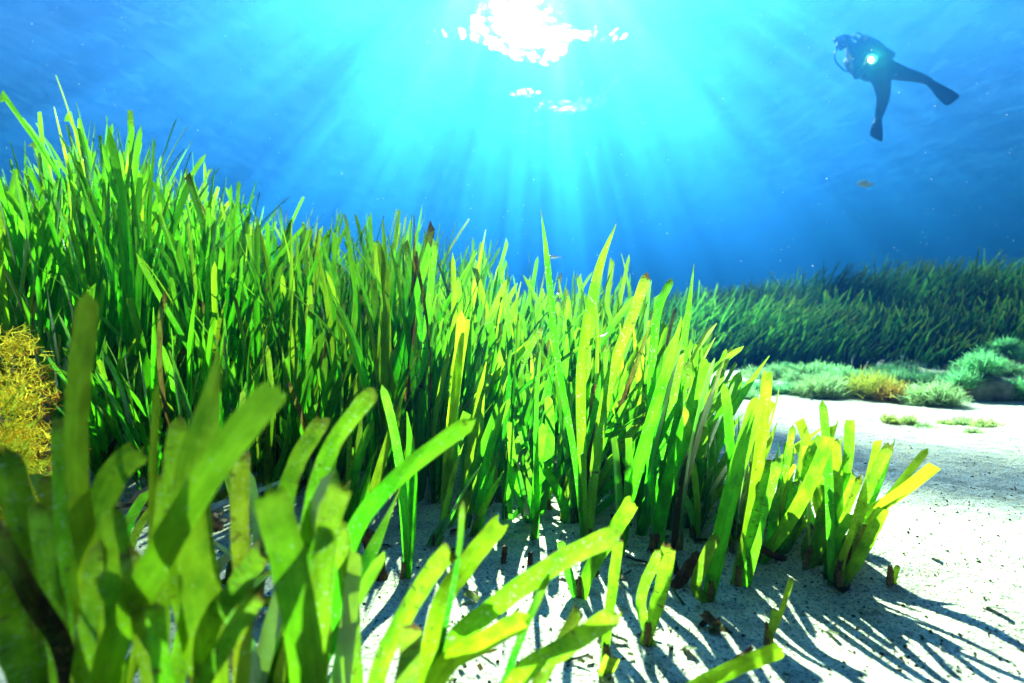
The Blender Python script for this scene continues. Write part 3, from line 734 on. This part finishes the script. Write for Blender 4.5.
# bake the modifiers so that the body is one plain mesh
dg = bpy.context.evaluated_depsgraph_get(); bm_ = bpy.data.meshes.new_from_object(body.evaluated_get(dg))
body.modifiers.clear(); body.data = bm_; bm_.materials.clear(); bm_.materials.append(M_suit); bm_.name = 'body'
def tube(pts, r_, n=8, m_=20, cap=True):
    cur = catmull([Vector(p) for p in pts], m_); vs, fs = [], []
    s0 = Vector((.3, .8, .5))
    for j, p in enumerate(cur):
        tan = (cur[min(j+1, m_)]-cur[max(j-1, 0)]).normalized(); a = tan.cross(s0).normalized(); b = tan.cross(a)
        rr = r_(j/m_) if callable(r_) else r_
        vs += [p+a*math.cos(2*math.pi*i/n)*rr+b*math.sin(2*math.pi*i/n)*rr for i in range(n)]
    for j in range(m_):
        for i in range(n): fs.append((j*n+i, j*n+(i+1) % n, (j+1)*n+(i+1) % n, (j+1)*n+i))
    if cap: fs += [tuple(range(n))[::-1], tuple(range(m_*n, m_*n+n))]
    return vs, fs
# tank on the back with valve
def tankr(t_): return 0.105*math.sqrt(max(.05, 1-max(0, (t_-.84)/.16)**2*.86)) * (1 if t_ > .03 else .9)
vs, fs = tube([q(890, 60, .10), q(874, 49.5, .09), q(857.5, 39.5, .07)], tankr, 18, 22); tank = meshobj('tank', vs, fs, M_tank, dv)
vs, fs = tube([q(858, 40, .07), q(855, 38, .065), q(853, 37.5, .06)], .024, 10, 6); meshobj('valve', vs, fs, M_tank, tank)
# buoyancy vest wrapped round the torso
vs, fs = tube([q(879, 70, 0), q(870, 62, .0), q(861, 54.5, -.01), q(854.5, 49.5, -.02)], lambda t_: .20+.05*math.sin(math.pi*t_)-.06*(t_ > .95), 20, 18); meshobj('buoyancy_vest', vs, fs, M_suit, dv)
vs, fs = tube([q(877, 79, -.14), q(879, 74, -.19), q(880, 70, -.2)], .045, 10, 8); meshobj('pocket', vs, fs, M_suit, dv)
# mask, regulator, hoses
hc = q(842.5, 40.5, -.09); fdir = Vector((-.72, -.55, -.30)).normalized()
def box_at(c_, f, sx, sy, sz, mat, name, parent):
    s = f.cross(Vector((0, 0, 1))).normalized(); u = s.cross(f); vs, fs = blob(random.Random(1), 1, 1, 1, 0, 12, 8)
    sg = lambda v, e: math.copysign(abs(v)**e, v)
    return meshobj(name, [c_+s*sg(v.x, .55)*sx+f*sg(v.y, .55)*sy+u*sg(v.z, .55)*sz for v in vs], fs, mat, parent)
t = NT('mask_glass'); pb = t.n('BsdfPrincipled'); pb.inputs['Base Color'].default_value = (.05, .09, .12, 1); pb.inputs['Roughness'].default_value = .08; t.l(pb.outputs[0], t.out.inputs[0]); M_glass = t.m
mk = box_at(hc+fdir*.085+Vector((0, 0, .02)), fdir, .082, .035, .045, M_fin_r, 'mask', dv); box_at(hc+fdir*.115+Vector((0, 0, .02)), fdir, .066, .012, .032, M_glass, 'lens', mk)
box_at(hc+fdir*.10+Vector((0, 0, -.07)), fdir, .034, .03, .034, M_fin_r, 'regulator', dv)
vs, fs = tube([q(854, 37.5, .06), q(848, 36, -.1), q(838.5, 42, -.2), q(836.5, 48, -.22), q(839.5, 46.8, -.18)], .011, 8, 26); meshobj('hose', vs, fs, M_fin_r, dv)
vs, fs = tube([q(838.5, 48, -.2), q(834.8, 53, -.22), q(835.2, 60, -.24), q(839.5, 66, -.25), q(847, 71.5, -.22), q(855, 68, -.2)], .011, 8, 30); meshobj('hose', vs, fs, M_fin_r, dv)
vs, fs = tube([q(853, 38, .06), q(856, 33.5, .02), q(861, 34, -.05), q(863, 42, -.12), q(862, 50, -.2)], .010, 8, 26); meshobj('hose', vs, fs, M_fin_r, dv)
# fins
def flipper(a, b, nrm, wid):
    d = (b-a); L_ = d.length; d.normalize(); s = d.cross(nrm).normalized(); u = s.cross(d)
    prof = [(-.10, .26, .55), (.0, .42, .6), (.14, .46, .5), (.28, .56, .28), (.45, .78, .16), (.65, .93, .12), (.85, 1.0, .09), (.97, .92, .07), (1.0, .62, .06)]; vs, fs = [], []; NS = 14
    for t_, ww, th in prof:
        for i in range(NS):
            an = 2*math.pi*i/NS; rib = 1+1.1*(abs(math.cos(an)) > .85)*(t_ > .25)
            vs.append(a+d*L_*t_+s*math.cos(an)*wid*.5*ww+u*math.sin(an)*.075*th*rib)
    for j in range(len(prof)-1):
        for i in range(NS): fs.append((j*NS+i, j*NS+(i+1) % NS, (j+1)*NS+(i+1) % NS, (j+1)*NS+i))
    fs += [tuple(range(NS))[::-1], tuple(range((len(prof)-1)*NS, len(prof)*NS))]
    f = meshobj('fin', vs, fs, M_fin_r, dv)
    vs, fs = tube([a-d*.01*L_+s*.06, a-d*.13*L_, a-d*.01*L_-s*.06], .012, 8, 10); meshobj('strap', vs, fs, M_fin_r, f)
flipper(q(878.6, 118, .0), q(876, 139, -.10), Vector((.15, -1, -.2)), .24)
flipper(q(928.5, 81.5, .2), q(954, 101.5, .05), Vector((-.2, -1, .2)), .25)
# torch in the near hand: a lit lamp
TP = DO+q(866, 64, -.52); tdir = Vector((-.10, -1, -.02)).normalized()
to = empty('dive_torch', TP); tag(to, 'lit dive torch with greenish white beam held against the chest', 'torch')
vs, fs = tube([tdir*-.02, tdir*.05, tdir*.13], lambda t_: .022 if t_ < .5 else .022+.05*min(1, (t_-.5)/.3), 16, 16, cap=False); meshobj('housing', vs, fs, M_fin_r, to)
vs, fs = tube([tdir*-.02, tdir*-.10, tdir*-.17], .018, 10, 8); meshobj('handle', vs, fs, M_fin_r, to)
t = NT('torch_lens'); em = t.n('Emission'); em.inputs[0].default_value = (.9, 1, .25, 1); em.inputs[1].default_value = 4; t.l(em.outputs[0], t.out.inputs[0])
s = tdir.cross(Vector((0, 0, 1))).normalized(); u = s.cross(tdir)
ring = [tdir*.122+(s*math.cos(k*math.pi/10)+u*math.sin(k*math.pi/10))*.032 for k in range(20)]
lens = meshobj('lens', [tdir*.14]+ring, [(0, k+1, (k+1) % 20+1) for k in range(20)], t.m, to)
ld_ = bpy.data.lights.new('torch_light', 'POINT'); ld_.energy = 3.5; ld_.color = (.35, 1, .12); ld_.shadow_soft_size = .05
lo = bpy.data.objects.new('torch_light', ld_); link(lo, to); lo.location = tdir*.20
